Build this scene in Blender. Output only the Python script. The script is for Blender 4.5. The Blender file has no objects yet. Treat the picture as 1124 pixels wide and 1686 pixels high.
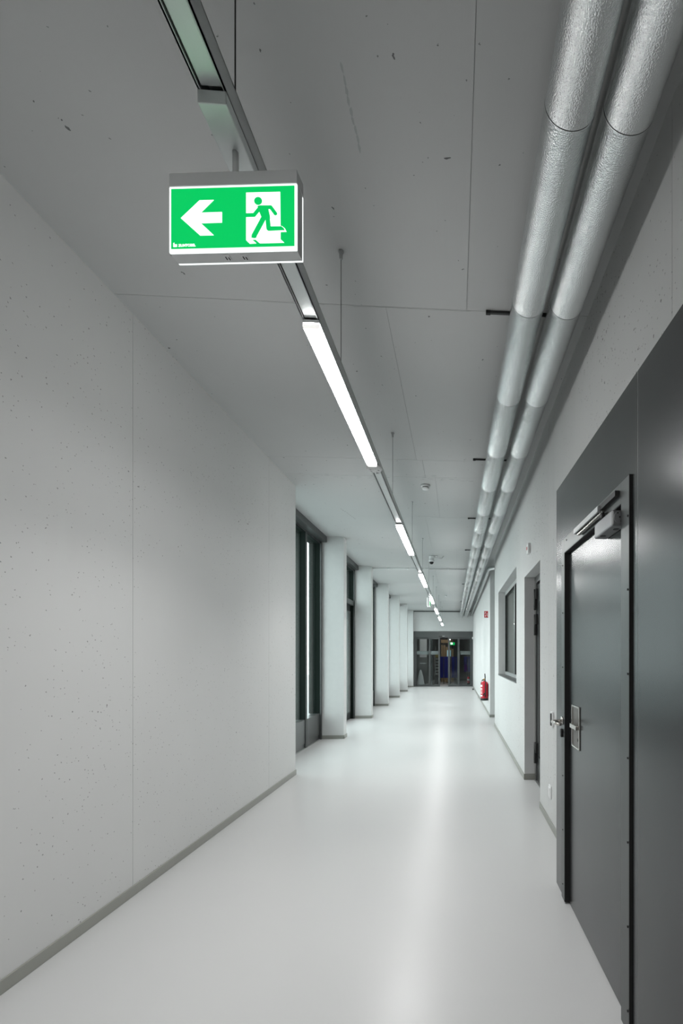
import bpy, bmesh, math, random
from mathutils import Vector, Matrix
random.seed(7)
PI = math.pi
S = bpy.context.scene
COL = S.collection

# ------------------------------------------------------------------ camera
F_PX, CX_PX, HOR_PX = 800.0, 803.33, 1079.0          # focal length, principal point (image 1124 x 1686)
cam_d = bpy.data.cameras.new('camera')
cam_d.sensor_fit = 'HORIZONTAL'
cam_d.sensor_width = 36.0
cam_d.lens = F_PX / 1124.0 * 36.0
cam_d.shift_x = -(CX_PX - 562.0) / 1124.0
cam_d.shift_y = (HOR_PX - 843.0) / 1124.0
cam_d.clip_start = 0.02
cam_d.clip_end = 200
cam = bpy.data.objects.new('camera', cam_d)
COL.objects.link(cam)
cam.location = (0, 0, 1.45)
cam.rotation_euler = (PI / 2, 0, -math.radians(3.814))
S.camera = cam

# ------------------------------------------------------------------ sky and exposure
SKY = 4.3
LAMP = 46.0          # glow of the diffusers
LAMP_W = 20.5         # light of each ceiling luminaire, watts
LAMP_SPREAD = 130.0   # beam width of its optic, degrees
SIGN_WHITE, SIGN_GREEN = 1.25, 0.95
w = bpy.data.worlds.new('world')
S.world = w
w.use_nodes = True
bg = w.node_tree.nodes['Background']
bg.inputs[0].default_value = (0.90, 0.965, 1.0, 1)
bg.inputs[1].default_value = SKY
S.view_settings.view_transform = 'Standard'
S.view_settings.look = 'None'
S.view_settings.gamma = 1
S.view_settings.use_curve_mapping = False
S.view_settings.exposure = 0.0
try:
    S.cycles.max_bounces = 14
    S.cycles.diffuse_bounces = 8
    S.cycles.glossy_bounces = 5
    S.cycles.transparent_max_bounces = 16
    S.cycles.sample_clamp_indirect = 6.0
    S.cycles.caustics_reflective = False
    S.cycles.caustics_refractive = False
    S.cycles.use_denoising = True
except Exception:
    pass

# ------------------------------------------------------------------ materials
def new_mat(name):
    m = bpy.data.materials.new(name)
    m.use_nodes = True
    nt = m.node_tree
    return m, nt, nt.nodes['Principled BSDF']

def N(nt, t, **kw):
    n = nt.nodes.new(t)
    for k, v in kw.items():
        setattr(n, k, v)
    return n

def simple(name, col, rough=0.5, metal=0.0, noise=0.04, scale=12.0, bump=0.0, bscale=80.0, spec=0.5, stretch=None):
    """plain surface with a little procedural unevenness"""
    m, nt, b = new_mat(name)
    tc = N(nt, 'ShaderNodeTexCoord')
    src = tc.outputs['Object']
    if stretch:
        mp = N(nt, 'ShaderNodeMapping')
        mp.inputs['Scale'].default_value = stretch
        nt.links.new(src, mp.inputs[0])
        src = mp.outputs[0]
    nz = N(nt, 'ShaderNodeTexNoise')
    nz.inputs['Scale'].default_value = scale
    nz.inputs['Detail'].default_value = 4
    nt.links.new(src, nz.inputs['Vector'])
    mx = N(nt, 'ShaderNodeMix', data_type='RGBA')
    mx.inputs[6].default_value = tuple(max(0, c * (1 - noise)) for c in col) + (1,)
    mx.inputs[7].default_value = tuple(min(1, c * (1 + noise)) for c in col) + (1,)
    nt.links.new(nz.outputs[0], mx.inputs[0])
    nt.links.new(mx.outputs[2], b.inputs['Base Color'])
    b.inputs['Roughness'].default_value = rough
    b.inputs['Metallic'].default_value = metal
    b.inputs['Specular IOR Level'].default_value = spec
    if bump:
        n2 = N(nt, 'ShaderNodeTexNoise')
        n2.inputs['Scale'].default_value = bscale
        n2.inputs['Detail'].default_value = 3
        nt.links.new(src, n2.inputs['Vector'])
        bp = N(nt, 'ShaderNodeBump')
        bp.inputs['Strength'].default_value = bump
        bp.inputs['Distance'].default_value = 0.004
        nt.links.new(n2.outputs[0], bp.inputs['Height'])
        nt.links.new(bp.outputs[0], b.inputs['Normal'])
    return m

def concrete(name, col, holes=True, marks=None, rough=0.62):
    """painted fair-faced concrete: cloudy tone, bug holes, faint board marks"""
    m, nt, b = new_mat(name)
    L = nt.links
    tc = N(nt, 'ShaderNodeTexCoord')
    o = tc.outputs['Object']
    n1 = N(nt, 'ShaderNodeTexNoise')
    n1.inputs['Scale'].default_value = 1.3
    n1.inputs['Detail'].default_value = 6
    L.new(o, n1.inputs['Vector'])
    cr = N(nt, 'ShaderNodeMix', data_type='RGBA')
    cr.inputs[6].default_value = tuple(c * 0.95 for c in col) + (1,)
    cr.inputs[7].default_value = tuple(min(1, c * 1.04) for c in col) + (1,)
    L.new(n1.outputs[0], cr.inputs[0])
    out = cr.outputs[2]
    hsrc = None
    if holes:
        for sc, r, keep, dk in ((20.0, 0.125, 0.62, 0.28), (8.0, 0.070, 0.60, 0.20), (46.0, 0.15, 0.36, 0.42)):
            v = N(nt, 'ShaderNodeTexVoronoi')
            v.inputs['Scale'].default_value = sc
            wv = N(nt, 'ShaderNodeTexNoise')
            wv.inputs['Scale'].default_value = sc * 2.2
            add = N(nt, 'ShaderNodeVectorMath', operation='MULTIPLY_ADD')
            add.inputs[1].default_value = (0.6 / sc,) * 3
            L.new(o, wv.inputs['Vector'])
            L.new(wv.outputs[1], add.inputs[0])
            L.new(o, add.inputs[2])
            L.new(add.outputs[0], v.inputs['Vector'])
            lt = N(nt, 'ShaderNodeMath', operation='LESS_THAN')
            lt.inputs[1].default_value = r
            L.new(v.outputs['Distance'], lt.inputs[0])
            sp = N(nt, 'ShaderNodeSeparateColor')
            L.new(v.outputs['Color'], sp.inputs[0])
            l2 = N(nt, 'ShaderNodeMath', operation='LESS_THAN')
            # holes cluster: their odds follow a slow noise
            nn = N(nt, 'ShaderNodeTexNoise')
            nn.inputs['Scale'].default_value = 0.9
            L.new(o, nn.inputs['Vector'])
            mm = N(nt, 'ShaderNodeMath', operation='MULTIPLY_ADD')
            mm.inputs[1].default_value = keep * 2.2 * holes
            mm.inputs[2].default_value = -keep * 0.75 * holes
            L.new(nn.outputs[0], mm.inputs[0])
            L.new(sp.outputs[0], l2.inputs[0])
            L.new(mm.outputs[0], l2.inputs[1])
            ml = N(nt, 'ShaderNodeMath', operation='MULTIPLY')
            L.new(lt.outputs[0], ml.inputs[0])
            L.new(l2.outputs[0], ml.inputs[1])
            mx = N(nt, 'ShaderNodeMix', data_type='RGBA')
            L.new(ml.outputs[0], mx.inputs[0])
            L.new(out, mx.inputs[6])
            mx.inputs[7].default_value = tuple(c * dk for c in col) + (1,)
            out = mx.outputs[2]
    L.new(out, b.inputs['Base Color'])
    b.inputs['Roughness'].default_value = rough
    b.inputs['Specular IOR Level'].default_value = 0.35
    n3 = N(nt, 'ShaderNodeTexNoise')
    n3.inputs['Scale'].default_value = 6
    n3.inputs['Detail'].default_value = 8
    src = o
    if marks:
        mp = N(nt, 'ShaderNodeMapping')
        mp.inputs['Scale'].default_value = marks
        L.new(o, mp.inputs[0])
        src = mp.outputs[0]
    L.new(src, n3.inputs['Vector'])
    bp = N(nt, 'ShaderNodeBump')
    bp.inputs['Strength'].default_value = 0.10
    bp.inputs['Distance'].default_value = 0.01
    L.new(n3.outputs[0], bp.inputs['Height'])
    L.new(bp.outputs[0], b.inputs['Normal'])
    return m

def emit(name, col, strength, base=(0.3, 0.3, 0.3)):
    m, nt, b = new_mat(name)
    b.inputs['Base Color'].default_value = base + (1,)
    b.inputs['Specular IOR Level'].default_value = 0.2
    b.inputs['Emission Color'].default_value = tuple(col) + (1,)
    b.inputs['Emission Strength'].default_value = strength
    return m

def glass(name, tint, ior=1.5):
    m = bpy.data.materials.new(name)
    m.use_nodes = True
    nt = m.node_tree
    for n in list(nt.nodes):
        if n.type != 'OUTPUT_MATERIAL':
            nt.nodes.remove(n)
    out = [n for n in nt.nodes if n.type == 'OUTPUT_MATERIAL'][0]
    tr = N(nt, 'ShaderNodeBsdfTransparent')
    tr.inputs[0].default_value = tint + (1,)
    gl = N(nt, 'ShaderNodeBsdfGlossy')
    gl.inputs['Roughness'].default_value = 0.02
    fr = N(nt, 'ShaderNodeFresnel')
    # the pane has two faces and no refraction: keep the same index on its back face
    ge = N(nt, 'ShaderNodeNewGeometry')
    mr = N(nt, 'ShaderNodeMapRange')
    mr.inputs[3].default_value = ior
    mr.inputs[4].default_value = 1.0 / ior
    nt.links.new(ge.outputs['Backfacing'], mr.inputs[0])
    nt.links.new(mr.outputs[0], fr.inputs[0])
    mx = N(nt, 'ShaderNodeMixShader')
    nt.links.new(fr.outputs[0], mx.inputs[0])
    nt.links.new(tr.outputs[0], mx.inputs[1])
    nt.links.new(gl.outputs[0], mx.inputs[2])
    nt.links.new(mx.outputs[0], out.inputs[0])
    return m

M = {}
M['wall'] = concrete('white_painted_concrete', (0.56, 0.565, 0.56), holes=True, marks=(1, 1, 0.35))
M['wall_r'] = concrete('white_painted_concrete_right', (0.56, 0.565, 0.56), holes=True, marks=(1, 1, 0.25))
M['ceil'] = concrete('ceiling_concrete', (0.475, 0.482, 0.48), holes=0.28, marks=(3.5, 0.25, 1))
M['plaster'] = simple('white_paint', (0.58, 0.587, 0.583), 0.6, bump=0.08, bscale=120)
M['joint'] = simple('joint_filler', (0.36, 0.37, 0.37), 0.8)
M['base'] = simple('grey_baseboard', (0.26, 0.265, 0.24), 0.35)
M['dark_frame'] = simple('dark_grey_metal_frame', (0.085, 0.09, 0.09), 0.42, 0.6, stretch=(1, 1, 1))
M['spandrel'] = simple('grey_metal_spandrel', (0.17, 0.175, 0.175), 0.33, 0.75)
M['fin'] = simple('dark_green_metal_fin', (0.008, 0.013, 0.011), 0.8, spec=0.1)
M['glass'] = glass('window_glass', (0.90, 0.95, 0.93), 1.2)
M['glass_dark'] = glass('door_glass', (0.80, 0.84, 0.84), 1.35)
M['rubber'] = simple('black_rubber', (0.006, 0.006, 0.006), 0.7)
M['rail'] = simple('grey_painted_aluminium', (0.50, 0.52, 0.52), 0.42, 0.2)
M['rail_in'] = simple('satin_aluminium_cover', (0.62, 0.65, 0.65), 0.35, 0.35)
M['groove'] = simple('dark_groove', (0.03, 0.03, 0.03), 0.7)
M['white_plastic'] = simple('white_plastic', (0.72, 0.73, 0.73), 0.4)
M['grey_plastic'] = simple('grey_plastic', (0.66, 0.67, 0.67), 0.45)
M['steel'] = simple('brushed_stainless_steel', (0.55, 0.53, 0.50), 0.26, 1.0)
M['steel_dark'] = simple('dark_recess_steel', (0.20, 0.185, 0.175), 0.38, 0.9)
M['alu'] = simple('silver_aluminium', (0.42, 0.43, 0.43), 0.35, 0.7)
M['black'] = simple('black_plastic', (0.012, 0.012, 0.012), 0.45)
M['red'] = simple('red_enamel', (0.55, 0.012, 0.03), 0.3)
M['red_sign'] = simple('red_sign_print', (0.50, 0.03, 0.04), 0.4)
M['brass'] = simple('brass', (0.7, 0.42, 0.12), 0.3, 1.0)
M['label_white'] = simple('white_print', (0.8, 0.78, 0.78), 0.5)
M['lamp'] = emit('lamp_diffuser', (1.0, 0.995, 0.985), LAMP)
M['lamp_cap'] = emit('lamp_end_glow', (1.0, 0.985, 0.955), 0.8, (0.6, 0.6, 0.6))
M['lamp_dim'] = emit('dim_lamp_diffuser', (1.0, 0.98, 0.95), 55.0)
M['seam'] = simple('dark_seam', (0.05, 0.05, 0.05), 0.6)
M['closer'] = simple('silver_grey_enamel', (0.24, 0.245, 0.25), 0.38, 0.5)
M['sign_w'] = emit('sign_white_light', (0.93, 1.0, 0.985), SIGN_WHITE)
M['sign_w2'] = emit('sign_white_print', (1.0, 1.0, 1.0), 1.6)
M['sign_g'] = emit('sign_green_light', (0.0, 0.62, 0.125), SIGN_GREEN, (0.0, 0.12, 0.03))
M['blue'] = simple('blue_felt_board', (0.006, 0.010, 0.12), 0.9)
M['wood'] = simple('pale_wood', (0.42, 0.30, 0.17), 0.6, stretch=(6, 6, 0.5), noise=0.2)
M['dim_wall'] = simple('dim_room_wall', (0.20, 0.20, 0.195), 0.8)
M['cyan'] = emit('backlit_screen', (0.35, 0.75, 0.9), 0.35)
M['yellow'] = simple('mustard_cloth', (0.30, 0.24, 0.08), 0.8)
M['paving'] = simple('pale_paving', (0.42, 0.44, 0.44), 0.8)
M['film'] = simple('frosted_film', (0.34, 0.33, 0.33), 0.8)

def floor_mat():
    m, nt, b = new_mat('grey_poured_resin')
    L = nt.links
    tc = N(nt, 'ShaderNodeTexCoord')
    n1 = N(nt, 'ShaderNodeTexNoise')
    n1.inputs['Scale'].default_value = 1.1
    n1.inputs['Detail'].default_value = 5
    L.new(tc.outputs['Object'], n1.inputs['Vector'])
    mx = N(nt, 'ShaderNodeMix', data_type='RGBA')
    mx.inputs[6].default_value = (0.485, 0.49, 0.49, 1)
    mx.inputs[7].default_value = (0.52, 0.525, 0.523, 1)
    L.new(n1.outputs[0], mx.inputs[0])
    L.new(mx.outputs[2], b.inputs['Base Color'])
    mr = N(nt, 'ShaderNodeMapRange')
    mr.inputs[3].default_value = 0.26
    mr.inputs[4].default_value = 0.36
    L.new(n1.outputs[0], mr.inputs[0])
    L.new(mr.outputs[0], b.inputs['Roughness'])
    b.inputs['IOR'].default_value = 1.43
    return m
M['floor'] = floor_mat()

def hammered(name):
    m, nt, b = new_mat(name)
    L = nt.links
    tc = N(nt, 'ShaderNodeTexCoord')
    v = N(nt, 'ShaderNodeTexNoise')
    v.inputs['Scale'].default_value = 205
    v.inputs['Detail'].default_value = 2
    L.new(tc.outputs['Object'], v.inputs['Vector'])
    bp = N(nt, 'ShaderNodeBump')
    bp.inputs['Strength'].default_value = 0.8
    bp.inputs['Distance'].default_value = 0.0036
    L.new(v.outputs[0], bp.inputs['Height'])
    L.new(bp.outputs[0], b.inputs['Normal'])
    b.inputs['Base Color'].default_value = (0.74, 0.76, 0.76, 1)
    b.inputs['Metallic'].default_value = 0.95
    b.inputs['Roughness'].default_value = 0.2
    return m
M['foil'] = hammered('hammered_aluminium_jacket')

def gate_metal(name, col, rough):
    m, nt, b = new_mat(name)
    L = nt.links
    tc = N(nt, 'ShaderNodeTexCoord')
    mp = N(nt, 'ShaderNodeMapping')
    mp.inputs['Scale'].default_value = (1, 1, 0.5)
    L.new(tc.outputs['Object'], mp.inputs[0])
    v = N(nt, 'ShaderNodeTexNoise')
    v.inputs['Scale'].default_value = 2.2
    v.inputs['Detail'].default_value = 3
    L.new(mp.outputs[0], v.inputs['Vector'])
    bp = N(nt, 'ShaderNodeBump')
    bp.inputs['Strength'].default_value = 0.10
    bp.inputs['Distance'].default_value = 0.02
    L.new(v.outputs[0], bp.inputs['Height'])
    L.new(bp.outputs[0], b.inputs['Normal'])
    b.inputs['Base Color'].default_value = col + (1,)
    b.inputs['Metallic'].default_value = 0.85
    b.inputs['Roughness'].default_value = rough
    return m
M['gate'] = gate_metal('dark_lacquered_steel', (0.080, 0.083, 0.085), 0.24)
M['gate_strip'] = gate_metal('dark_lacquered_steel_trim', (0.115, 0.121, 0.121), 0.35)
M['gate_bolt'] = simple('screw_head', (0.02, 0.02, 0.02), 0.4, 0.5)

# ------------------------------------------------------------------ mesh helpers
def bm_new():
    return bmesh.new()

def box(bm, x0, x1, y0, y1, z0, z1):
    vs = [bm.verts.new((x, y, z)) for x in (x0, x1) for y in (y0, y1) for z in (z0, z1)]
    for f in ((0, 1, 3, 2), (4, 6, 7, 5), (0, 4, 5, 1), (2, 3, 7, 6), (0, 2, 6, 4), (1, 5, 7, 3)):
        bm.faces.new([vs[i] for i in f])
    return bm

def ring(c, n, b, r, k):
    return [c + (math.cos(2 * PI * i / k) * n + math.sin(2 * PI * i / k) * b) * r for i in range(k)]

def tube(bm, pts, r, k=12, cap=True):
    """round bar along a polyline; r may be a list"""
    pts = [Vector(p) for p in pts]
    rs = r if isinstance(r, (list, tuple)) else [r] * len(pts)
    rows = []
    for i, p in enumerate(pts):
        a = pts[max(i - 1, 0)]
        c = pts[min(i + 1, len(pts) - 1)]
        d = (c - a).normalized()
        up = Vector((0, 0, 1)) if abs(d.z) < 0.9 else Vector((1, 0, 0))
        n = d.cross(up).normalized()
        b = d.cross(n).normalized()
        rows.append([bm.verts.new(q) for q in ring(p, n, b, rs[i], k)])
    for a, b in zip(rows, rows[1:]):
        for i in range(k):
            f = bm.faces.new((a[i], a[(i + 1) % k], b[(i + 1) % k], b[i]))
            f.smooth = True
    if cap:
        bm.faces.new(rows[0][::-1])
        bm.faces.new(rows[-1])
    return bm

def lathe(bm, prof, k=24, c=(0, 0, 0), axis='z', smooth=True):
    """prof: list of (radius, height)"""
    rows = []
    for r, hgt in prof:
        row = []
        for i in range(k):
            a = 2 * PI * i / k
            u, v = math.cos(a) * r, math.sin(a) * r
            p = {'z': (u, v, hgt), 'x': (hgt, u, v), 'y': (u, hgt, v)}[axis]
            row.append(bm.verts.new((p[0] + c[0], p[1] + c[1], p[2] + c[2])))
        rows.append(row)
    for a, b in zip(rows, rows[1:]):
        for i in range(k):
            f = bm.faces.new((a[i], a[(i + 1) % k], b[(i + 1) % k], b[i]))
            f.smooth = smooth
    bm.faces.new(rows[0][::-1])
    bm.faces.new(rows[-1])
    return bm

def prism(bm, pts, d, axis='y', off=0.0):
    """flat polygon (list of 2D points) given a depth d"""
    def P(u, v, t):
        return {'y': (u, off + t, v), 'x': (off + t, u, v), 'z': (u, v, off + t)}[axis]
    a = [bm.verts.new(P(u, v, 0)) for u, v in pts]
    b = [bm.verts.new(P(u, v, d)) for u, v in pts]
    n = len(pts)
    fs = [bm.faces.new(a), bm.faces.new(b[::-1])]
    for i in range(n):
        bm.faces.new((a[i], b[i], b[(i + 1) % n], a[(i + 1) % n]))
    bm.normal_update()
    bmesh.ops.triangulate(bm, faces=fs, ngon_method='EAR_CLIP')
    return bm

def link(name, bm, mat, parent=None, bevel=0.0, kind=None, seg=2, auto=False):
    bmesh.ops.recalc_face_normals(bm, faces=bm.faces[:])
    me = bpy.data.meshes.new(name)
    bm.to_mesh(me)
    bm.free()
    me.materials.append(mat)
    o = bpy.data.objects.new(name, me)
    COL.objects.link(o)
    if parent:
        o.parent = parent
    if bevel:
        md = o.modifiers.new('bevel', 'BEVEL')
        md.width = bevel
        md.segments = seg
        md.limit_method = 'ANGLE'
        md.angle_limit = math.radians(40)
    if kind:
        o['kind'] = kind
    return o

def bx(name, mat, d, parent=None, bevel=0.0, kind=None):
    return link(name, box(bm_new(), *d), mat, parent, bevel, kind)

def boxes(name, mat, ds, parent=None, bevel=0.0, kind=None):
    bm = bm_new()
    for d in ds:
        box(bm, *d)
    return link(name, bm, mat, parent, bevel, kind)

def thing(name, label, cat, loc=(0, 0, 0), rz=0.0, group=None):
    o = bpy.data.objects.new(name, None)
    o.empty_display_size = 0.1
    COL.objects.link(o)
    o.location = loc
    o.rotation_euler = (0, 0, rz)
    o['label'] = label
    o['category'] = cat
    if group:
        o['group'] = group
    return o

def setting(name, loc=(0, 0, 0), rz=0.0):
    o = bpy.data.objects.new(name, None)
    o.empty_display_size = 0.1
    COL.objects.link(o)
    o.location = loc
    o.rotation_euler = (0, 0, rz)
    o['kind'] = 'structure'
    return o

# ------------------------------------------------------------------ main dimensions (metres)
XL, XR = -1.942, 0.800        # corridor walls
ZC = 3.510                    # ceiling
YB, YE = -4.5, 22.62          # back wall behind the camera, end wall
XW = -2.330                   # inner plane of the left windows
PIL = [8.60, 11.36, 14.12, 16.88, 19.64, 22.40]
PD = 0.22                     # pillar depth along the corridor
NI0, NI1 = 9.97, 11.345       # side niche on the right

# ------------------------------------------------------------------ floor
bm = bm_new()
box(bm, -2.62, XR + 0.35, YB, YE + 6.0, -0.2, 0.0)
box(bm, XR + 0.35, 2.6, NI0 - 0.3, NI1 + 0.3, -0.2, 0.0)
link('floor', bm, M['floor'], kind='structure')

# ------------------------------------------------------------------ ceiling: slab and cast panels
ceil = boxes('ceiling', M['joint'], [(-2.62, XR + 0.35, YB, YE + 6.0, ZC + 0.004, ZC + 0.3),
                                     (XR + 0.35, 2.6, NI0 - 0.3, NI1 + 0.3, ZC + 0.004, ZC + 0.3)], kind='structure')
rows = [(YB, -2.0, [-0.6]), (-2.0, 0.65, [-0.3]), (0.65, 2.905, [0.065]), (2.905, 5.16, [-0.412]), (5.16, 5.655, [-0.35]),
        (5.655, 7.31, [-0.237]), (7.31, 9.5, [-0.45]), (9.5, 11.75, [0.02]), (11.75, 14.0, [-0.5]), (14.0, 16.3, [-0.2]),
        (16.3, 18.6, [-0.4]), (18.6, YE, [0.0])]
g = 0.0014
for y0, y1, xs in rows:
    cuts = [-2.62] + xs + [XR + 0.3]
    for a, b in zip(cuts, cuts[1:]):
        bx('panel', M['ceil'], (a + g, b - g, y0 + g, y1 - g, ZC, ZC + 0.004), ceil)
bx('panel', M['ceil'], (XR + 0.3, 2.6, NI0 - 0.3, NI1 + 0.3, ZC, ZC + 0.004), ceil)

rnd = random.Random(3)
bm = bm_new()
def chip(x, y, lx, ly):
    k = 7
    ps = [(x + lx * math.cos(2 * PI * i / k) * rnd.uniform(0.5, 1), y + ly * math.sin(2 * PI * i / k) * rnd.uniform(0.5, 1)) for i in range(k)]
    prism(bm, ps, 0.0006, 'z', ZC - 0.0004)
for i in range(46):
    chip(rnd.choice((rnd.uniform(-1.75, -0.7), rnd.uniform(-0.6, 0.2))), 5.70 + rnd.gauss(0, 0.05), rnd.uniform(0.01, 0.05), rnd.uniform(0.003, 0.010))
for (x, y, dx, dy, n) in ((-0.40, 1.70, 0.004, 0.035, 9), (-1.62, 6.9, 0.012, 0.06, 9), (0.10, 2.91, -0.03, 0.0, 24), (-0.75, 2.91, -0.03, 0.0, 12)):
    for i in range(n):
        x += dx + rnd.uniform(-0.006, 0.006)
        y += dy + (rnd.uniform(-0.006, 0.006) if dy else rnd.uniform(-0.0015, 0.0015))
        chip(x, y, 0.004 + abs(dx) * 0.7, 0.0018 + abs(dy) * 0.6)
link('chipped_marks', bm, M['joint'], ceil, kind='stuff')

# ------------------------------------------------------------------ left wall with its cast panels
YLE = 6.05                    # where the left wall ends and the windows begin
wl = boxes('wall_left', M['joint'], [(-2.62, XL - 0.003, YB, YLE - 0.003, 0, ZC)], kind='structure')
cuts = [YB, -1.18, 0.95, 3.066, 5.205, YLE]
for a, b in zip(cuts, cuts[1:]):
    last = b == YLE
    bx('panel', M['wall'], (XL - 0.003, XL, a + g, b - (0 if last else g), 0, ZC), wl)
bx('panel', M['plaster'], (-2.62, XL - 0.003, YLE - 0.003, YLE, 0, ZC), wl)
bl = boxes('baseboard_left', M['base'], [(XL - 0.001, XL + 0.009, YB, YLE + 0.009, 0, 0.062), (XW, XL, YLE - 0.001, YLE + 0.009, 0, 0.062)],
           bevel=0.003, kind='structure')

# ------------------------------------------------------------------ right wall, openings and cast panels
DY0, DY1, DZ = 4.575, 5.627, 2.360       # steel door opening
WY0, WY1, WZ0, WZ1 = 6.385, 9.10, 1.080, 2.632   # inner window
xb, xo = XR + 0.003, XR + 0.30
wr = boxes('wall_right', M['joint'], [
    (xb, xo, YB, DY0, 0, ZC), (xb, xo, DY0, DY1, DZ, ZC), (xb, xo, DY1, WY0, 0, ZC),
    (xb, xo, WY0, WY1, 0, WZ0), (xb, xo, WY0, WY1, WZ1, ZC), (xb, xo, WY1, NI0, 0, ZC),
    (xb, xo, NI1, YE + 6.0, 0, ZC), (xo, 2.6, NI0 - 0.3, NI0, 0, ZC), (xo, 2.6, NI1, NI1 + 0.3, 0, ZC), (2.6, 2.7, NI0 - 0.3, NI1 + 0.3, 0, ZC)],
    kind='structure')
for (a, b, z0, z1) in ((YB, -0.6, 0, ZC), (-0.6, 1.752, 0, ZC), (1.752, 3.935, 0, ZC), (3.935, 4.171, 0, ZC), (4.171, DY0, 0, ZC),
                       (DY0, DY1, DZ, ZC), (DY1, 6.06, 0, ZC), (6.06, WY0, 0, ZC), (WY0, WY1, 0, WZ0), (WY0, WY1, WZ1, ZC),
                       (WY1, NI0, 0, ZC), (NI1, 14.2, 0, ZC), (14.2, 17.1, 0, ZC), (17.1, 20.0, 0, ZC), (20.0, YE, 0, ZC)):
    free = lambda y: y in (DY0, DY1, WY0, WY1, NI0, NI1)
    bx('panel', M['wall_r'], (XR, xb, a + (0 if free(a) else g), b - (0 if free(b) else g), z0, z1), wr)
# plastered reveals of the door, window and niche
boxes('reveal', M['plaster'], [(XR, xo, DY1 - 0.002, DY1, 0, DZ), (XR, xo, DY0, DY0 + 0.002, 0, DZ), (XR, xo, DY0, DY1, DZ - 0.002, DZ)], wr)
boxes('reveal', M['plaster'], [(XR, xo, WY1 - 0.002, WY1, WZ0, WZ1), (XR, xo, WY0, WY0 + 0.002, WZ0, WZ1),
                               (XR, xo, WY0, WY1, WZ1 - 0.002, WZ1), (XR, xo, WY0, WY1, WZ0, WZ0 + 0.002)], wr)
boxes('reveal', M['plaster'], [(XR, 2.6, NI1 - 0.003, NI1, 0, ZC), (XR, 2.6, NI0, NI0 + 0.003, 0, ZC), (2.597, 2.6, NI0, NI1, 0, ZC)], wr)
br = boxes('baseboard_right', M['base'], [
    (XR - 0.009, XR + 0.001, YB, DY0 + 0.0, 0, 0.062), (XR - 0.009, XR + 0.001, DY1 - 0.009, NI0 + 0.009, 0, 0.062), (XR - 0.009, XR + 0.001, NI1 - 0.012, YE, 0, 0.062),
    (XR - 0.009, 0.925, DY1 - 0.011, DY1 - 0.001, 0, 0.07), (XR - 0.009, 2.6, NI1 - 0.012, NI1 - 0.002, 0, 0.062), (XR - 0.009, 2.6, NI0 + 0.002, NI0 + 0.012, 0, 0.062)],
    bevel=0.003, kind='structure')

# ------------------------------------------------------------------ back wall and end wall
bx('wall_back', M['plaster'], (-2.62, XR + 0.35, YB - 0.2, YB, 0, ZC), kind='structure')
EZ = 2.560                    # top of the glazed doors at the end
boxes('wall_end', M['plaster'], [(-2.62, XR + 0.35, YE, YE + 0.2, EZ, ZC), (-2.62, -1.965, YE, YE + 0.2, 0, EZ)], kind='structure')
boxes('trim_1', M['dark_frame'], [(-1.965, XR - 0.12, YE - 0.02, YE, ZC - 0.05, ZC - 0.01)], kind='structure')

# ------------------------------------------------------------------ pillars
for i, y in enumerate(PIL):
    p = bx('pillar', M['plaster'], (XW - 0.185, XL, y, y + PD, 0, ZC), bevel=0.004, kind='structure')
    p['label'] = 'white square concrete pillar between the tall windows'
    boxes('baseboard', M['base'], [(XW, XL + 0.009, y - 0.009, y + 0.001, 0, 0.062), (XL - 0.001, XL + 0.009, y - 0.009, y + PD + 0.009, 0, 0.062)], p, bevel=0.003)

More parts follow.
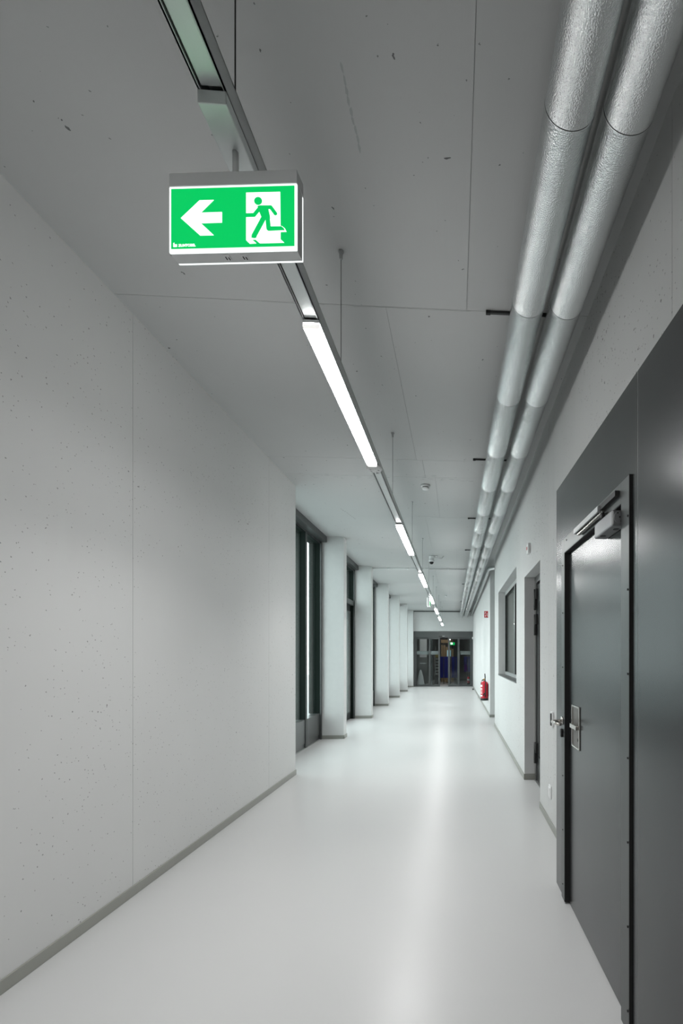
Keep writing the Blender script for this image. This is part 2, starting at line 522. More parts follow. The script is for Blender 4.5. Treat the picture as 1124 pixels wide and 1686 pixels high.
# ------------------------------------------------------------------ windows on the left
def bay(n, y0, y1, door=False):
    t = setting('door_1' if door else 'window_%d' % n, (XW, y0, 0))
    L_ = y1 - y0
    hz = 3.408
    bx('header', M['dark_frame'], (-0.05, 0.10, 0.002, L_ - 0.002, hz, ZC - 0.001), t, bevel=0.002)
    fr = M['dark_frame']
    xg = -0.05                                         # glass plane
    sill = 0.445
    m0, m1 = L_ * 0.663, L_ * 0.663 + 0.075            # mullion
    bx('jamb', fr, (-0.19, 0.0, 0.002, 0.07, 0, hz), t, bevel=0.002)
    bx('jamb', fr, (-0.170, 0.02, L_ - 0.055, L_ - 0.006, 0, hz), t, bevel=0.002)
    bx('lintel', fr, (-0.16, -0.001, 0.07, L_ - 0.055, hz - 0.03, hz), t)
    if not door:
        bx('mullion', fr, (-0.170, 0.0, m0, m1, 0, hz), t, bevel=0.002)
        for a, b in ((0.07, m0), (m1, L_ - 0.055)):
            sp = bx('spandrel', M['spandrel'], (-0.15, -0.012, a + 0.002, b - 0.002, 0.075, sill), t, bevel=0.002)
            pn = bx('pane', M['glass'], (xg - 0.012, xg, a, b, sill, hz - 0.03), t)
        bx('kick_plate', M['spandrel'], (-0.15, -0.022, 0.07, L_ - 0.055, 0.0, 0.07), t)
        bx('threshold', M['alu'], (-0.02, 0.004, 0.002, L_ - 0.002, 0, 0.008), t)
    else:
        zt = 2.58
        bx('transom', fr, (-0.15, 0.0, 0.07, L_ - 0.055, zt, zt + 0.11), t, bevel=0.002)
        bx('pane', M['glass'], (xg - 0.012, xg, 0.07, L_ - 0.055, zt + 0.11, hz - 0.03), t)
        d = boxes('door_leaf', fr, [(-0.14, -0.07, 0.08, 0.22, 0.01, zt - 0.005), (-0.14, -0.07, L_ - 0.30, L_ - 0.09, 0.01, zt - 0.005),
                                    (-0.14, -0.07, 0.22, L_ - 0.30, 0.01, 0.18), (-0.14, -0.07, 0.22, L_ - 0.30, zt - 0.15, zt - 0.005)], t)
        bx('pane', M['glass'], (xg + 0.02, xg + 0.03, 0.22, L_ - 0.30, 0.18, zt - 0.15), d)
        link('handle', tube(tube(bm_new(), [(-0.07, 0.3, 1.05), (-0.02, 0.3, 1.05), (-0.015, 0.36, 1.05), (-0.015, 0.43, 1.05)], 0.010, 10), [(-0.075, 0.3, 1.05), (-0.065, 0.3, 1.05)], 0.026, 14), M['steel'], d)
    # dark reveal plates on the sides of the mullion and jamb
    for a in ([m0, L_ - 0.055] if not door else [L_ - 0.055]):
        b0 = 0.0 if door else 0.45
        bx('reveal_plate', M['fin'], (-0.190, -0.006, a - 0.006, a - 0.001, b0, hz - 0.03), t)
        bx('reveal_rib', M['fin'], (-0.095, -0.080, a - 0.012, a - 0.006, b0, hz - 0.03), t)
    bx('reveal_plate', M['fin'], (-0.186, -0.006, 0.07, L_ - 0.055, hz - 0.036, hz - 0.031), t)
    return t
edges = [YLE] + [p + PD for p in PIL]
for i in range(6):
    bay(i + 1 if i == 0 else i, edges[i], PIL[i], door=(i == 1))
ground = bx('ground', M['paving'], (-14, -2.62, -6, 40, -0.3, -0.12), kind='structure')

# ------------------------------------------------------------------ steel door in the right wall
d3 = setting('door_2', (XR + 0.123, DY0, 0))
Ld = DY1 - DY0
boxes('door_frame', M['spandrel'], [(0, 0.06, Ld - 0.07, Ld, 0, DZ), (0, 0.06, 0, 0.07, 0, DZ), (0, 0.06, 0.07, Ld - 0.07, DZ - 0.08, DZ)], d3, bevel=0.002)
leaf3 = bx('door_leaf', M['gate_strip'], (0.012, 0.06, 0.085, Ld - 0.09, 0.01, DZ - 0.10), d3, bevel=0.002)
boxes('glazing_bead', M['rubber'], [(0.006, 0.012, 0.25, Ld - 0.24, 0.3, 0.315), (0.006, 0.012, 0.25, Ld - 0.24, DZ - 0.32, DZ - 0.305),
                                    (0.006, 0.012, 0.25, 0.265, 0.3, DZ - 0.305), (0.006, 0.012, Ld - 0.255, Ld - 0.24, 0.3, DZ - 0.305)], leaf3)
bx('gasket', M['rubber'], (0.02, 0.06, Ld - 0.09, Ld - 0.07, 0, DZ - 0.08), d3)
for zc in (2.09, 1.80, 0.33):
    hg = link('hinge', tube(bm_new(), [(-0.012, Ld - 0.085, zc - 0.12), (-0.012, Ld - 0.085, zc + 0.12)], 0.016, 12), M['black'], d3)
    boxes('hinge_plate', M['black'], [(-0.012, 0.002, Ld - 0.105, Ld - 0.065, zc - 0.12, zc - 0.005), (-0.012, 0.012, Ld - 0.145, Ld - 0.085, zc + 0.005, zc + 0.12)], hg)
bx('threshold', M['alu'], (-0.01, 0.07, 0, Ld, 0, 0.006), d3)
link('handle', tube(bm_new(), [(0.012, 0.14, 1.05), (-0.045, 0.14, 1.05), (-0.05, 0.2, 1.05), (-0.05, 0.27, 1.05)], 0.010, 10), M['steel'], leaf3)

# ------------------------------------------------------------------ inner window in the right wall
w6 = setting('window_7', (XR + 0.123, WY0, WZ0))
Lw, Hw = WY1 - WY0, WZ1 - WZ0
boxes('window_frame', M['alu'], [(0, 0.06, 0, 0.06, 0, Hw), (0, 0.06, Lw - 0.06, Lw, 0, Hw), (0, 0.06, 0.06, Lw - 0.06, 0, 0.07), (0, 0.06, 0.06, Lw - 0.06, Hw - 0.07, Hw)], w6, bevel=0.002)
bx('mullion', M['alu'], (0, 0.06, Lw * 0.44, Lw * 0.44 + 0.05, 0.07, Hw - 0.07), w6)
for a, b in ((0.06, Lw * 0.44), (Lw * 0.44 + 0.05, Lw - 0.06)):
    bx('pane', M['glass'], (0.025, 0.035, a, b, 0.07, Hw - 0.07), w6)
    boxes('bead', M['rubber'], [(0.0, 0.025, a, a + 0.012, 0.07, Hw - 0.07), (0.0, 0.025, b - 0.012, b, 0.07, Hw - 0.07), (0.0, 0.025, a, b, Hw - 0.082, Hw - 0.07)], w6)
bx('window_sill', M['spandrel'], (-0.128, 0.0, 0.0, Lw, 0.0, 0.018), w6, bevel=0.002)
# room behind the inner window
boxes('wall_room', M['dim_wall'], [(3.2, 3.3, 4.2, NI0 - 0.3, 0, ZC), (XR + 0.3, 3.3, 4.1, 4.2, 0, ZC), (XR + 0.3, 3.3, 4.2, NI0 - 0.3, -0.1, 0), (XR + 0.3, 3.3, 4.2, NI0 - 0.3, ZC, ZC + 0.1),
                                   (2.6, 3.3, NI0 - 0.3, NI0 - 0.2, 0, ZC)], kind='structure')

# ------------------------------------------------------------------ fire gate leaf standing open along the right wall
gate = setting('door_3', (0.6365, 3.045, 0), math.radians(1.15))
# local: x = 0 is the face towards the corridor, y runs back towards the camera (negative), z up
GH, GL, TH_ = 2.49, 2.60, 0.075
WY_A, WY_B, WZT = -0.245, -1.165, 2.050        # wicket opening
seam = -1.31
gate['label'] = 'dark grey steel fire gate leaf standing open along the right wall, with a wicket door'
boxes('leaf_panel', M['gate'], [(0.0, TH_, WY_A, -0.002, 0.012, GH), (0.0, TH_, WY_B, WY_A, WZT, GH), (0.0, TH_, seam + 0.001, WY_B, 0.012, GH)], gate)
bx('leaf_panel', M['gate'], (0.0, TH_, -GL, seam - 0.001, 0.012, GH), gate, bevel=0.0015)
bx('seam_strip', M['alu'], (0.0005, 0.02, seam - 0.001, seam + 0.001, 0.012, GH), gate)
tr = 0.009
boxes('wicket_frame', M['gate_strip'], [(-tr, 0, WY_A, WY_A + 0.07, 0.012, WZT + 0.082), (-tr, 0, WY_B, WY_A, WZT, WZT + 0.082), (-tr, 0, WY_B - 0.085, WY_B, 0.012, WZT + 0.082)], gate, bevel=0.001)
boxes('gasket', M['rubber'], [(-tr + 0.001, 0.04, WY_A - 0.004, WY_A - 0.0002, 0.012, WZT), (-tr + 0.001, 0.04, WY_B, WY_A, WZT - 0.004, WZT - 0.0002),
                              (0.021, 0.04, WY_A - 0.03, WY_A - 0.004, 0.03, WZT), (0.021, 0.04, WY_B, WY_A, WZT - 0.03, WZT)], gate)
bx('gasket', M['rubber'], (-tr - 0.001, 0.001, WY_B - 0.091, WY_B - 0.0852, 0.012, WZT + 0.083), gate)
wick = bx('wicket_door', M['gate'], (0.016, TH_ - 0.005, WY_B + 0.004, WY_A - 0.012, 0.012, WZT - 0.012), gate, bevel=0.0015)
wick['label'] = 'wicket door with a flush pull'
bm = bm_new()
for z in (0.10, 0.42, 0.74, 1.06, 1.38, 1.70, 1.98):
    lathe(bm, [(0.0045, 0.0), (0.0045, 0.003), (0.002, 0.004)], 8, (-tr - 0.004, WY_A + 0.035, z), 'x')
    lathe(bm, [(0.0045, 0.0), (0.0045, 0.003), (0.002, 0.004)], 8, (-tr - 0.004, WY_B - 0.075, z), 'x')
for y in (-0.30, -0.52, -0.74, -0.96):
    lathe(bm, [(0.0045, 0.0), (0.0045, 0.003), (0.002, 0.004)], 8, (-tr - 0.004, y, WZT + 0.06), 'x')
link('screws', bm, M['gate_bolt'], gate, kind='stuff')
# flush pull plate on the wicket
fy0, fy1, fz0, fz1 = -0.49, -0.33, 0.938, 1.172
pull = boxes('flush_pull', M['steel'], [(0.010, 0.016, fy0, fy1, fz0, fz0 + 0.010), (0.010, 0.016, fy0, fy1, fz1 - 0.010, fz1),
                                        (0.010, 0.016, fy0, fy0 + 0.012, fz0, fz1), (0.010, 0.016, fy1 - 0.012, fy1, fz0, fz1)], wick, bevel=0.002)
bx('recess', M['steel_dark'], (0.0145, 0.0165, fy0 + 0.01, fy1 - 0.01, fz0 + 0.008, fz1 - 0.008), pull)
bm = bm_new()
tube(bm, [(0.014, -0.46, 1.057), (0.002, -0.46, 1.057)], 0.012, 12)
box(bm, -0.004, 0.006, -0.472, -0.345, 1.045, 1.069)
link('lever', bm, M['steel'], pull, bevel=0.002)
link('keyhole', lathe(bm_new(), [(0.009, 0.0), (0.009, 0.002)], 12, (0.0125, -0.45, 0.99), 'x'), M['black'], pull)
# lever handle with cylinder on the frame side
hz = 1.062
bm = bm_new()
lathe(bm, [(0.025, 0.0), (0.025, -0.008), (0.012, -0.010)], 20, (-tr, WY_A + 0.045, hz), 'x')
tube(bm, [(-tr - 0.008, WY_A + 0.045, hz), (-0.055, WY_A + 0.045, hz), (-0.072, WY_A + 0.036, hz), (-0.077, WY_A + 0.012, hz), (-0.075, WY_A - 0.05, hz), (-0.068, WY_A - 0.085, hz), (-0.05, WY_A - 0.095, hz)], 0.0095, 12)
link('lever_handle', bm, M['steel'], gate)
bm = bm_new()
lathe(bm, [(0.016, 0.0), (0.016, -0.012), (0.010, -0.014)], 16, (-tr, WY_A + 0.045, hz - 0.062), 'x')
box(bm, -tr - 0.012, -tr, WY_A + 0.034, WY_A + 0.056, hz - 0.095, hz - 0.062)
link('lock_cylinder', bm, M['black'], gate, bevel=0.001)
# door closer over the wicket
cl = bx('door_closer', M['closer'], (-0.042, 0.016, -1.155, -0.925, 1.965, 2.028), gate, bevel=0.006)
cl['label'] = 'silver overhead door closer'
link('end_cap', lathe(bm_new(), [(0.024, 0.0), (0.024, -0.002), (0.021, -0.003)], 24, (-0.012, -1.156, 1.998), 'y'), M['closer'], cl)
bm = bm_new()
for dy in ((0.0, 0.0), (-0.004, 0.016), (0.003, -0.016)):
    lathe(bm, [(0.003, 0.0), (0.003, -0.002)], 10, (-0.012 + dy[0] * 2, -1.159, 1.998 + dy[1]), 'y')
link('screw', bm, M['black'], cl)
bm = bm_new()
lathe(bm, [(0.013, 0.0), (0.013, -0.002)], 16, (-0.022, -0.985, 1.9655), 'z')
lathe(bm, [(0.013, 0.0), (0.013, -0.002)], 16, (-0.005, -1.10, 1.9655), 'z')
link('spindle_cover', bm, M['black'], cl)
rl = bx('slide_rail', M['rail'], (-0.038, -0.009, -0.955, -0.555, 2.078, 2.104), gate, bevel=0.002)
bx('slot', M['groove'], (-0.030, -0.018, -0.94, -0.57, 2.0765, 2.079), rl)
bx('arm', M['steel'], (-0.031, -0.017, -1.00, -0.60, 2.062, 2.069), cl)
bx('bracket', M['black'], (-0.028, -0.009, -1.15, -0.955, 2.084, 2.106), rl)
link('arm_pivot', tube(bm_new(), [(-0.024, -0.985, 2.02), (-0.024, -0.985, 2.07)], 0.010, 12), M['black'], cl)

# ------------------------------------------------------------------ light rail, its covers and suspension
XRAIL, HW = -0.583, 0.033
RZ0, RZ1 = 2.806, 2.866
rail = thing('light_rail', 'long grey suspended light rail running down the middle of the ceiling', 'light rail', (XRAIL, 0, 0))
joints = [-4.0, 1.53, 4.57, 7.61, 10.65, 13.69, 16.73, 19.77, 21.95]
for a, b in zip(joints, joints[1:]):
    boxes('rail_section', M['rail'], [(-HW, -HW + 0.004, a + 0.0008, b - 0.0008, RZ0, RZ1), (HW - 0.004, HW, a + 0.0008, b - 0.0008, RZ0, RZ1), (-HW, HW, a + 0.0008, b - 0.0008, RZ1 - 0.004, RZ1),
                                      (-HW, -HW + 0.006, a + 0.0008, b - 0.0008, RZ0, RZ0 + 0.003), (HW - 0.006, HW, a + 0.0008, b - 0.0008, RZ0, RZ0 + 0.003)], rail)
def cover(a, b):
    c = bx('cover_strip', M['rail_in'], (-HW + 0.0085, HW - 0.0085, a, b, RZ0 + 0.006, RZ0 + 0.012), rail, bevel=0.002)
    bx('groove_strip', M['groove'], (-HW + 0.004, HW - 0.004, a, b, RZ0 + 0.012, RZ0 + 0.016), c)
L0, PER, LEN = 2.005, 3.045, 1.45
lamps = [L0 + PER * k for k in range(-2, 7)]
lamps_on = [l for l in lamps]
cover(lamps[1] + LEN, 1.205)
cover(1.60, L0)
for k in range(2, 8):
    cover(lamps[k] + LEN, lamps[k + 1])
cover(lamps[8] + LEN, 21.95)
cover(lamps[0] + LEN, lamps[1])
for y in (1.33, 2.52, 4.55, 6.575, 8.605, 10.63, 12.66, 14.69, 16.72, 18.75, 20.78):
    link('suspension_wire', tube(bm_new(), [(0, y, RZ1), (0, y, ZC - 0.03)], 0.0016 if y > 2 else 0.002, 6), M['groove'], rail)
    link('ceiling_cup', lathe(bm_new(), [(0.005, ZC - 0.045), (0.009, ZC - 0.04), (0.009, ZC - 0.012), (0.014, ZC - 0.008), (0.014, ZC - 0.001)], 14, (0, y, 0)), M['alu'], rail)
# side clips
bm = bm_new()
for y in (2.62, 3.27):
    lathe(bm, [(0.004, 0.0), (0.003, 0.004)], 8, (HW - 0.001, y, RZ0 + 0.025), 'x')
lathe(bm, [(0.006, 0.0), (0.004, 0.006)], 10, (HW - 0.001, 1.50, RZ0 + 0.006), 'x')
link('clip', bm, M['white_plastic'], rail, kind='stuff')
# blank module that carries the exit sign
mod = bx('blank_module', M['rail_in'], (-HW - 0.001, HW + 0.001, 1.205, 1.60, 2.772, RZ0 - 0.0005), rail, bevel=0.003)

def lamp_profile(bm, y0, y1, hw, z0, z1, c=0.006):
    pts = [(-hw, z1), (-hw, z0 + c), (-hw + c * 0.35, z0 + c * 0.3), (-hw + c, z0), (hw - c, z0), (hw - c * 0.35, z0 + c * 0.3), (hw, z0 + c), (hw, z1)]
    return prism(bm, pts, y1 - y0, 'y', y0)
place = ['behind the camera, farthest', 'just behind the camera', 'nearest in view, beyond the exit sign', 'second in view along the rail',
         'third in view, beyond the ceiling conduit', 'fourth in view, beside the small hanging sign', 'fifth in view along the rail', 'sixth in view along the rail', 'last and smallest, over the glass doors']
for i, y in enumerate(lamps):
    if i < 1:
        continue
    t = thing('linear_light', 'lit white linear light on the ceiling rail, ' + place[i], 'light', (XRAIL, y, 0), 0, 'linear lights on the rail')
    link('housing', lamp_profile(bm_new(), 0.0, LEN, HW, RZ0 - 0.012, RZ0 - 0.0005, 0.001), M['white_plastic'], t)
    link('diffuser', lamp_profile(bm_new(), 0.006, LEN - 0.03, HW, 2.772, RZ0 - 0.0125), M['lamp'], t)
    ld = bpy.data.lights.new('lamp_light', 'AREA')
    ld.shape = 'RECTANGLE'
    ld.size, ld.size_y = 0.056, LEN - 0.05
    ld.energy = LAMP_W
    ld.spread = math.radians(LAMP_SPREAD)
    ld.color = (1.0, 0.995, 0.985)
    lo = bpy.data.objects.new('lamp_light', ld)
    COL.objects.link(lo)
    lo.parent = t
    lo.location = (0, LEN / 2 - 0.012, 2.7705)
    link('end_cap', lamp_profile(bm_new(), 0.0, 0.0055, HW + 0.0005, 2.7715, RZ0 - 0.0185), M['lamp_cap'], t)
    link('end_cap', lamp_profile(bm_new(), LEN - 0.0295, LEN, HW + 0.0005, 2.7715, RZ0 - 0.0125), M['lamp_cap'], t)

# presence detector clipped to the rail after the first lamp
pd = thing('presence_detector', 'round grey presence detector under the rail just past the nearest light', 'sensor', (XRAIL, 3.535, 2.788))
link('disc', lathe(bm_new(), [(0.036, 0.017), (0.054, 0.012), (0.057, -0.002), (0.050, -0.009), (0.016, -0.013)], 28), M['grey_plastic'], pd)
bm = bm_new()
for k in range(5):
    a = 2 * PI * k / 5
    lathe(bm, [(0.007, -0.0115), (0.006, -0.015)], 10, (0.030 * math.cos(a), 0.030 * math.sin(a), 0.0))
link('lens', bm, M['white_plastic'], pd)
sw = bx('socket', M['grey_plastic'], (-0.012, 0.012, 3.61 - 0.0, 3.68, RZ0 - 0.002, RZ0 + 0.006), rail, bevel=0.001)
bx('slot', M['black'], (-0.006, 0.006, 3.625, 3.665, RZ0 - 0.0032, RZ0 - 0.0018), sw)

# ------------------------------------------------------------------ exit sign
SW, SZ0, SZP, SZ1, ST = 0.336, 2.4945, 2.6655, 2.7015, 0.042
sg = thing('exit_sign', 'lit green emergency exit sign with white arrow and running figure, hanging from the rail', 'exit sign', (-0.573, 1.318, 0), -math.radians(5.5))
x0, x1 = -SW / 2, SW / 2
bx('housing', M['grey_plastic'], (x0, x1, -ST / 2, ST / 2, SZP + 0.001, SZ1), sg, bevel=0.0015)
core = bx('core', M['grey_plastic'], (x0 + 0.001, x1 - 0.001, -ST / 2 + 0.006, ST / 2 - 0.006, SZ0 + 0.0005, SZP + 0.001), sg)
link('stem', tube(bm_new(), [(-0.004, 0, SZ1 - 0.001), (-0.004, 0, 2.7715)], 0.0078, 16), M['grey_plastic'], sg)
pf = bx('light_panel', M['sign_w'], (x0, x1, -ST / 2, -ST / 2 + 0.0055, SZ0, SZP), sg, bevel=0.002)
bx('light_panel', M['sign_w'], (x0, x1, ST / 2 - 0.0055, ST / 2, SZ0, SZP), sg, bevel=0.002)
for dx in (-0.032, 0.014):
    kn = bx('test_switch', M['white_plastic'], (dx, dx + 0.016, -0.010, 0.008, SZ0 - 0.0015, SZ0 + 0.001), sg)
    boxes('rocker', M['groove'], [(dx + 0.003, dx + 0.006, -0.006, 0.004, SZ0 - 0.002, SZ0 - 0.0014), (dx + 0.010, dx + 0.013, -0.004, 0.005, SZ0 - 0.002, SZ0 - 0.0014)], kn)
yf = -ST / 2
gx0, gx1, gz0, gz1 = x0 + 0.0062, x1 - 0.0062, SZ0 + 0.0093, SZP - 0.0062
green = bx('green_field', M['sign_g'], (gx0, gx1, yf - 0.0008, yf + 0.001, gz0, gz1), sg)
def G(px, py):
    u = (px - 58.0) / 952.0
    t = 245.0 - 35.0 * u
    b = 707.0 - 29.0 * u
    v = (py - t) / (b - t)
    return (gx0 + (gx1 - gx0) * u, gz1 - (gz1 - gz0) * v)
def poly(bm, pts, off):
    prism(bm, [G(*p) for p in pts], 0.0012, 'y', yf - off)
def stroke(bm, pts, wd, off):
    """thick line with round ends, pixels of the sign drawing"""
    for (ax, ay), (bx_, by) in zip(pts, pts[1:]):
        a = math.atan2(by - ay, bx_ - ax)
        r = wd / 2
        ps = [(ax + r * math.cos(a + PI / 2 + PI * i / 8), ay + r * math.sin(a + PI / 2 + PI * i / 8)) for i in range(9)]
        ps += [(bx_ + r * math.cos(a - PI / 2 + PI * i / 8), by + r * math.sin(a - PI / 2 + PI * i / 8)) for i in range(9)]
        poly(bm, ps, off)
bm = bm_new()
poly(bm, [(135, 470), (280, 332), (390, 328), (290, 427), (453, 421), (453, 502), (290, 508), (390, 600), (285, 603)], 0.0015)
link('arrow', bm, M['sign_w2'], green)
bm = bm_new()
poly(bm, [(640, 270), (901, 262), (904, 560), (904, 629), (932, 655), (745, 660), (712, 632), (684, 632), (718, 661), (668, 664), (640, 637)], 0.0015)
poly(bm, [(880, 521), (915, 527), (938, 545), (950, 570), (880, 573)], 0.0015)
link('doorway', bm, M['sign_w2'], green)
bm = bm_new()
poly(bm, [(733 + 31 * math.cos(2 * PI * i / 24), 335 + 31 * math.sin(2 * PI * i / 24)) for i in range(24)], 0.0022)
stroke(bm, [(640, 446), (702, 444), (744, 392)], 29, 0.0023)
stroke(bm, [(744, 384), (830, 383), (866, 432)], 28, 0.0024)
poly(bm, [(728, 374), (806, 370), (822, 440), (826, 470), (765, 478), (742, 420)], 0.0025)
stroke(bm, [(778, 462), (702, 604)], 38, 0.0026)
stroke(bm, [(806, 462), (814, 548)], 34, 0.0027)
poly(bm, [(800, 533), (912, 531), (930, 545), (938, 560), (812, 566)], 0.0028)
poly(bm, [(682, 612), (722, 612), (716, 622), (682, 620)], 0.0029)
link('running_figure', bm, M['sign_g'], green)
bm = bm_new()
poly(bm, [(76, 664), (84, 660), (84, 674), (104, 672), (104, 691), (76, 692)], 0.0015)
link('emblem', bm, M['sign_w2'], green)
def text_mesh(txt, size, mat, parent, loc, rot, depth=0.0004):
    cu = bpy.data.curves.new('text', 'FONT')
    cu.body = txt
    cu.size = size
    cu.extrude = depth
    cu.offset = size * 0.012
    tmp = bpy.data.objects.new('text_tmp', cu)
    COL.objects.link(tmp)
    bpy.context.view_layer.update()
    dg = bpy.context.evaluated_depsgraph_get()
    me = bpy.data.meshes.new_from_object(tmp.evaluated_get(dg))
    bpy.data.objects.remove(tmp)
    o = bpy.data.objects.new('lettering', me)
    me.materials.clear()
    me.materials.append(mat)
    COL.objects.link(o)
    o.parent = parent
    o.location = loc
    o.rotation_euler = rot
    return o
tx, tz = G(116, 690)
text_mesh('ZUMTOBEL', 0.0088, M['sign_w2'], green, (tx, yf - 0.0012, tz), (PI / 2, 0, 0))

# ------------------------------------------------------------------ small second sign, seen edge-on
s2 = thing('exit_sign', 'small far hanging sign seen edge-on beside the rail with two glowing edges', 'exit sign', (-0.594, 10.75, 0))
bx('housing', M['grey_plastic'], (-0.025, 0.025, -0.17, 0.17, 2.70, 2.725), s2, bevel=0.001)
bx('core', M['grey_plastic'], (-0.015, 0.015, -0.168, 0.168, 2.532, 2.70), s2)
for sx in (-1, 1):
    bx('light_panel', M['sign_w'], (min(sx * 0.017, sx * 0.027), max(sx * 0.017, sx * 0.027), -0.17, 0.17, 2.525, 2.70), s2)
    bx('green_field', M['sign_g'], (min(sx * 0.027, sx * 0.028), max(sx * 0.027, sx * 0.028), -0.155, 0.155, 2.54, 2.69), s2)
for dy in (-0.1, 0.1):
    link('stem', tube(bm_new(), [(0, dy, 2.72), (0, dy, RZ0)], 0.005, 10), M['grey_plastic'], s2)

# ------------------------------------------------------------------ insulated pipes, hangers, conduit
PR, PZ, PL = 0.0869, 3.303, 0.910
def pipe(x, label, shift=0.0):
    t = thing('insulated_pipe', label, 'pipe', (x, 0, PZ), 0, 'insulated pipes along the ceiling')
    y = 1.618 - PL * 6 + shift
    proto = None
    dx = lambda yy: -0.0058 * yy + 0.006
    while y < YE - 0.05:
        y1 = min(y + PL, YE - 0.02)
        if proto is None:
            L_ = PL
            # the jacket's near end laps over the one before it with a rolled bead
            prof = [(PR - 0.004, -0.002), (PR + 0.0012, -0.002), (PR + 0.0016, 0.0)] + [(PR, 0.002)] + [(PR, L_ - 0.016), (PR + 0.001, L_ - 0.012), (PR + 0.001, L_ - 0.006), (PR, L_ - 0.003), (PR - 0.0035, L_ - 0.003)]
            proto = link('jacket_section', lathe(bm_new(), prof, 56, (0, 0, 0), 'y'), M['foil'], t)
            o = proto
            ringp = link('seam_ring', lathe(bm_new(), [(PR - 0.002, -0.0045), (PR + 0.0008, -0.0045), (PR + 0.0008, -0.0018), (PR - 0.002, -0.0018)], 56, (0, 0, 0), 'y'), M['seam'], o)
        else:
            o = proto.copy()
            COL.objects.link(o)
            o.parent = t
            rg = ringp.copy()
            COL.objects.link(rg)
            rg.parent = o
        o.location = (dx(y), y, 0)
        o.rotation_euler = (0, 0, 0.0058)
        o.scale = (1, (y1 - y) / PL, 1)
        y += PL
    return t
pipe(0.389, 'thick hammered silver pipe under the ceiling, the left one of the pair')
pipe(0.590, 'thick hammered silver pipe under the ceiling, the right one nearest the wall')
# slim third pipe that comes out of the side niche
t = thing('insulated_pipe', 'slim pale pipe by the right wall that comes out of the side niche', 'pipe', (0.725, NI0 + 0.45, 3.335), 0, 'insulated pipes along the ceiling')
arc = [(0.9 - 0.001, 0, 0), (0.16, 0, 0)] + [(0.16 - 0.16 * math.sin(a), 0.16 - 0.16 * math.cos(a), 0) for a in [PI / 2 * k / 6 for k in range(1, 7)]] + [(0.0, 5.0, 0), (0.0, YE - NI0 - 0.47, 0)]
link('jacket', tube(bm_new(), arc, 0.045, 18), M['foil'], t)
for y in (2.0, 4.0, 6.0, 8.0, 10.0):
    link('clamp_band', lathe(bm_new(), [(0.047, y), (0.047, y + 0.02)], 18, (0, 0, 0), 'y'), M['alu'], t)

# hangers
k = 0
where = ['nearest', 'second', 'third', 'fourth', 'fifth', 'sixth']
for y in (2.90, 5.09, 7.28, 9.47, 14.0, 18.5):
    t = thing('pipe_hanger', 'black ceiling bar that holds the pair of silver pipes, %s from the front' % where[k], 'bracket', (0.19, y, ZC), 0, 'pipe hangers on the ceiling')
    link('bar', box(bm_new(), 0.0, 0.50, -0.009, 0.009, -0.016, -0.001), M['black'], t, bevel=0.002)
    bx('end_cap', M['rubber'], (-0.010, 0.018, -0.011, 0.011, -0.019, -0.001), t, bevel=0.002)
    for px in (0.199 - 0.0058 * y + 0.006, 0.400 - 0.0058 * y + 0.006):
        link('drop_rod', tube(bm_new(), [(px, 0, -0.015), (px, 0, PZ + PR - ZC + 0.0015)], 0.005, 8), M['black'], t)
    k += 1
cd = thing('ceiling_conduit', 'thin grey conduit running across the ceiling beyond the camera dome', 'conduit', (-1.94, 11.52, 3.485))
link('tube', tube(bm_new(), [(0, 0, 0), (2.22, 0, 0)], 0.013, 12), M['grey_plastic'], cd)
for x in (0.35, 0.80, 1.30, 1.75, 2.15):
    bx('clip', M['grey_plastic'], (x, x + 0.03, -0.02, 0.02, -0.016, 0.024), cd)

# ------------------------------------------------------------------ small ceiling and wall devices
def smoke(loc, label, s=1.0):
    t = thing('smoke_detector', label, 'smoke detector', loc)
    link('base', lathe(bm_new(), [(0.055 * s, -0.001), (0.055 * s, -0.02 * s), (0.045 * s, -0.024 * s)], 28), M['white_plastic'], t)
    link('vent_ring', lathe(bm_new(), [(0.036 * s, -0.022 * s), (0.036 * s, -0.034 * s)], 24), M['groove'], t)
    link('cover', lathe(bm_new(), [(0.044 * s, -0.034 * s), (0.046 * s, -0.040 * s), (0.038 * s, -0.052 * s), (0.012 * s, -0.056 * s)], 28), M['white_plastic'], t)
smoke((-0.365, 5.92, ZC), 'white round smoke detector on the ceiling to the right of the nearest lights')
smoke((-0.335, 16.7, ZC), 'tiny far smoke detector on the ceiling over the last lights', 0.8)
dc = thing('dome_camera', 'white dome camera with a black lens on the ceiling beside the rail', 'camera', (-0.50, 10.1, ZC))
link('mount', lathe(bm_new(), [(0.055, -0.001), (0.055, -0.03), (0.05, -0.035), (0.05, -0.085), (0.058, -0.09), (0.058, -0.115), (0.045, -0.13)], 24), M['white_plastic'], dc)
link('dome', lathe(bm_new(), [(0.044, -0.128), (0.043, -0.145), (0.034, -0.165), (0.016, -0.178), (0.004, -0.18)], 24), M['black'], dc)
link('cable_tube', tube(bm_new(), [(0.05, 0, -0.05), (0.10, 0, -0.035), (0.16, 0.0, -0.055), (0.22, 0.0, -0.05), (0.25, 0, -0.012), (0.25, 0, -0.002)], 0.008, 8), M['grey_plastic'], dc)
bx('junction_box', M['white_plastic'], (0.08, 0.13, -0.03, 0.03, -0.03, -0.001), dc, bevel=0.003)
al = thing('wall_alarm', 'small white wall alarm with a red mark, over the steel door on the right', 'alarm', (XR, 5.21, 2.60))
bx('case', M['white_plastic'], (-0.030, -0.001, -0.055, 0.055, -0.055, 0.055), al, bevel=0.006)
bx('red_lens', M['red'], (-0.034, -0.029, 0.0, 0.04, -0.008, 0.024), al, bevel=0.002)
so = thing('wall_socket', 'white double wall socket low on the right wall before the fire gate', 'socket', (XR, 4.06, 0.298))
bx('plate', M['white_plastic'], (-0.010, -0.001, -0.042, 0.042, -0.055, 0.055), so, bevel=0.003)
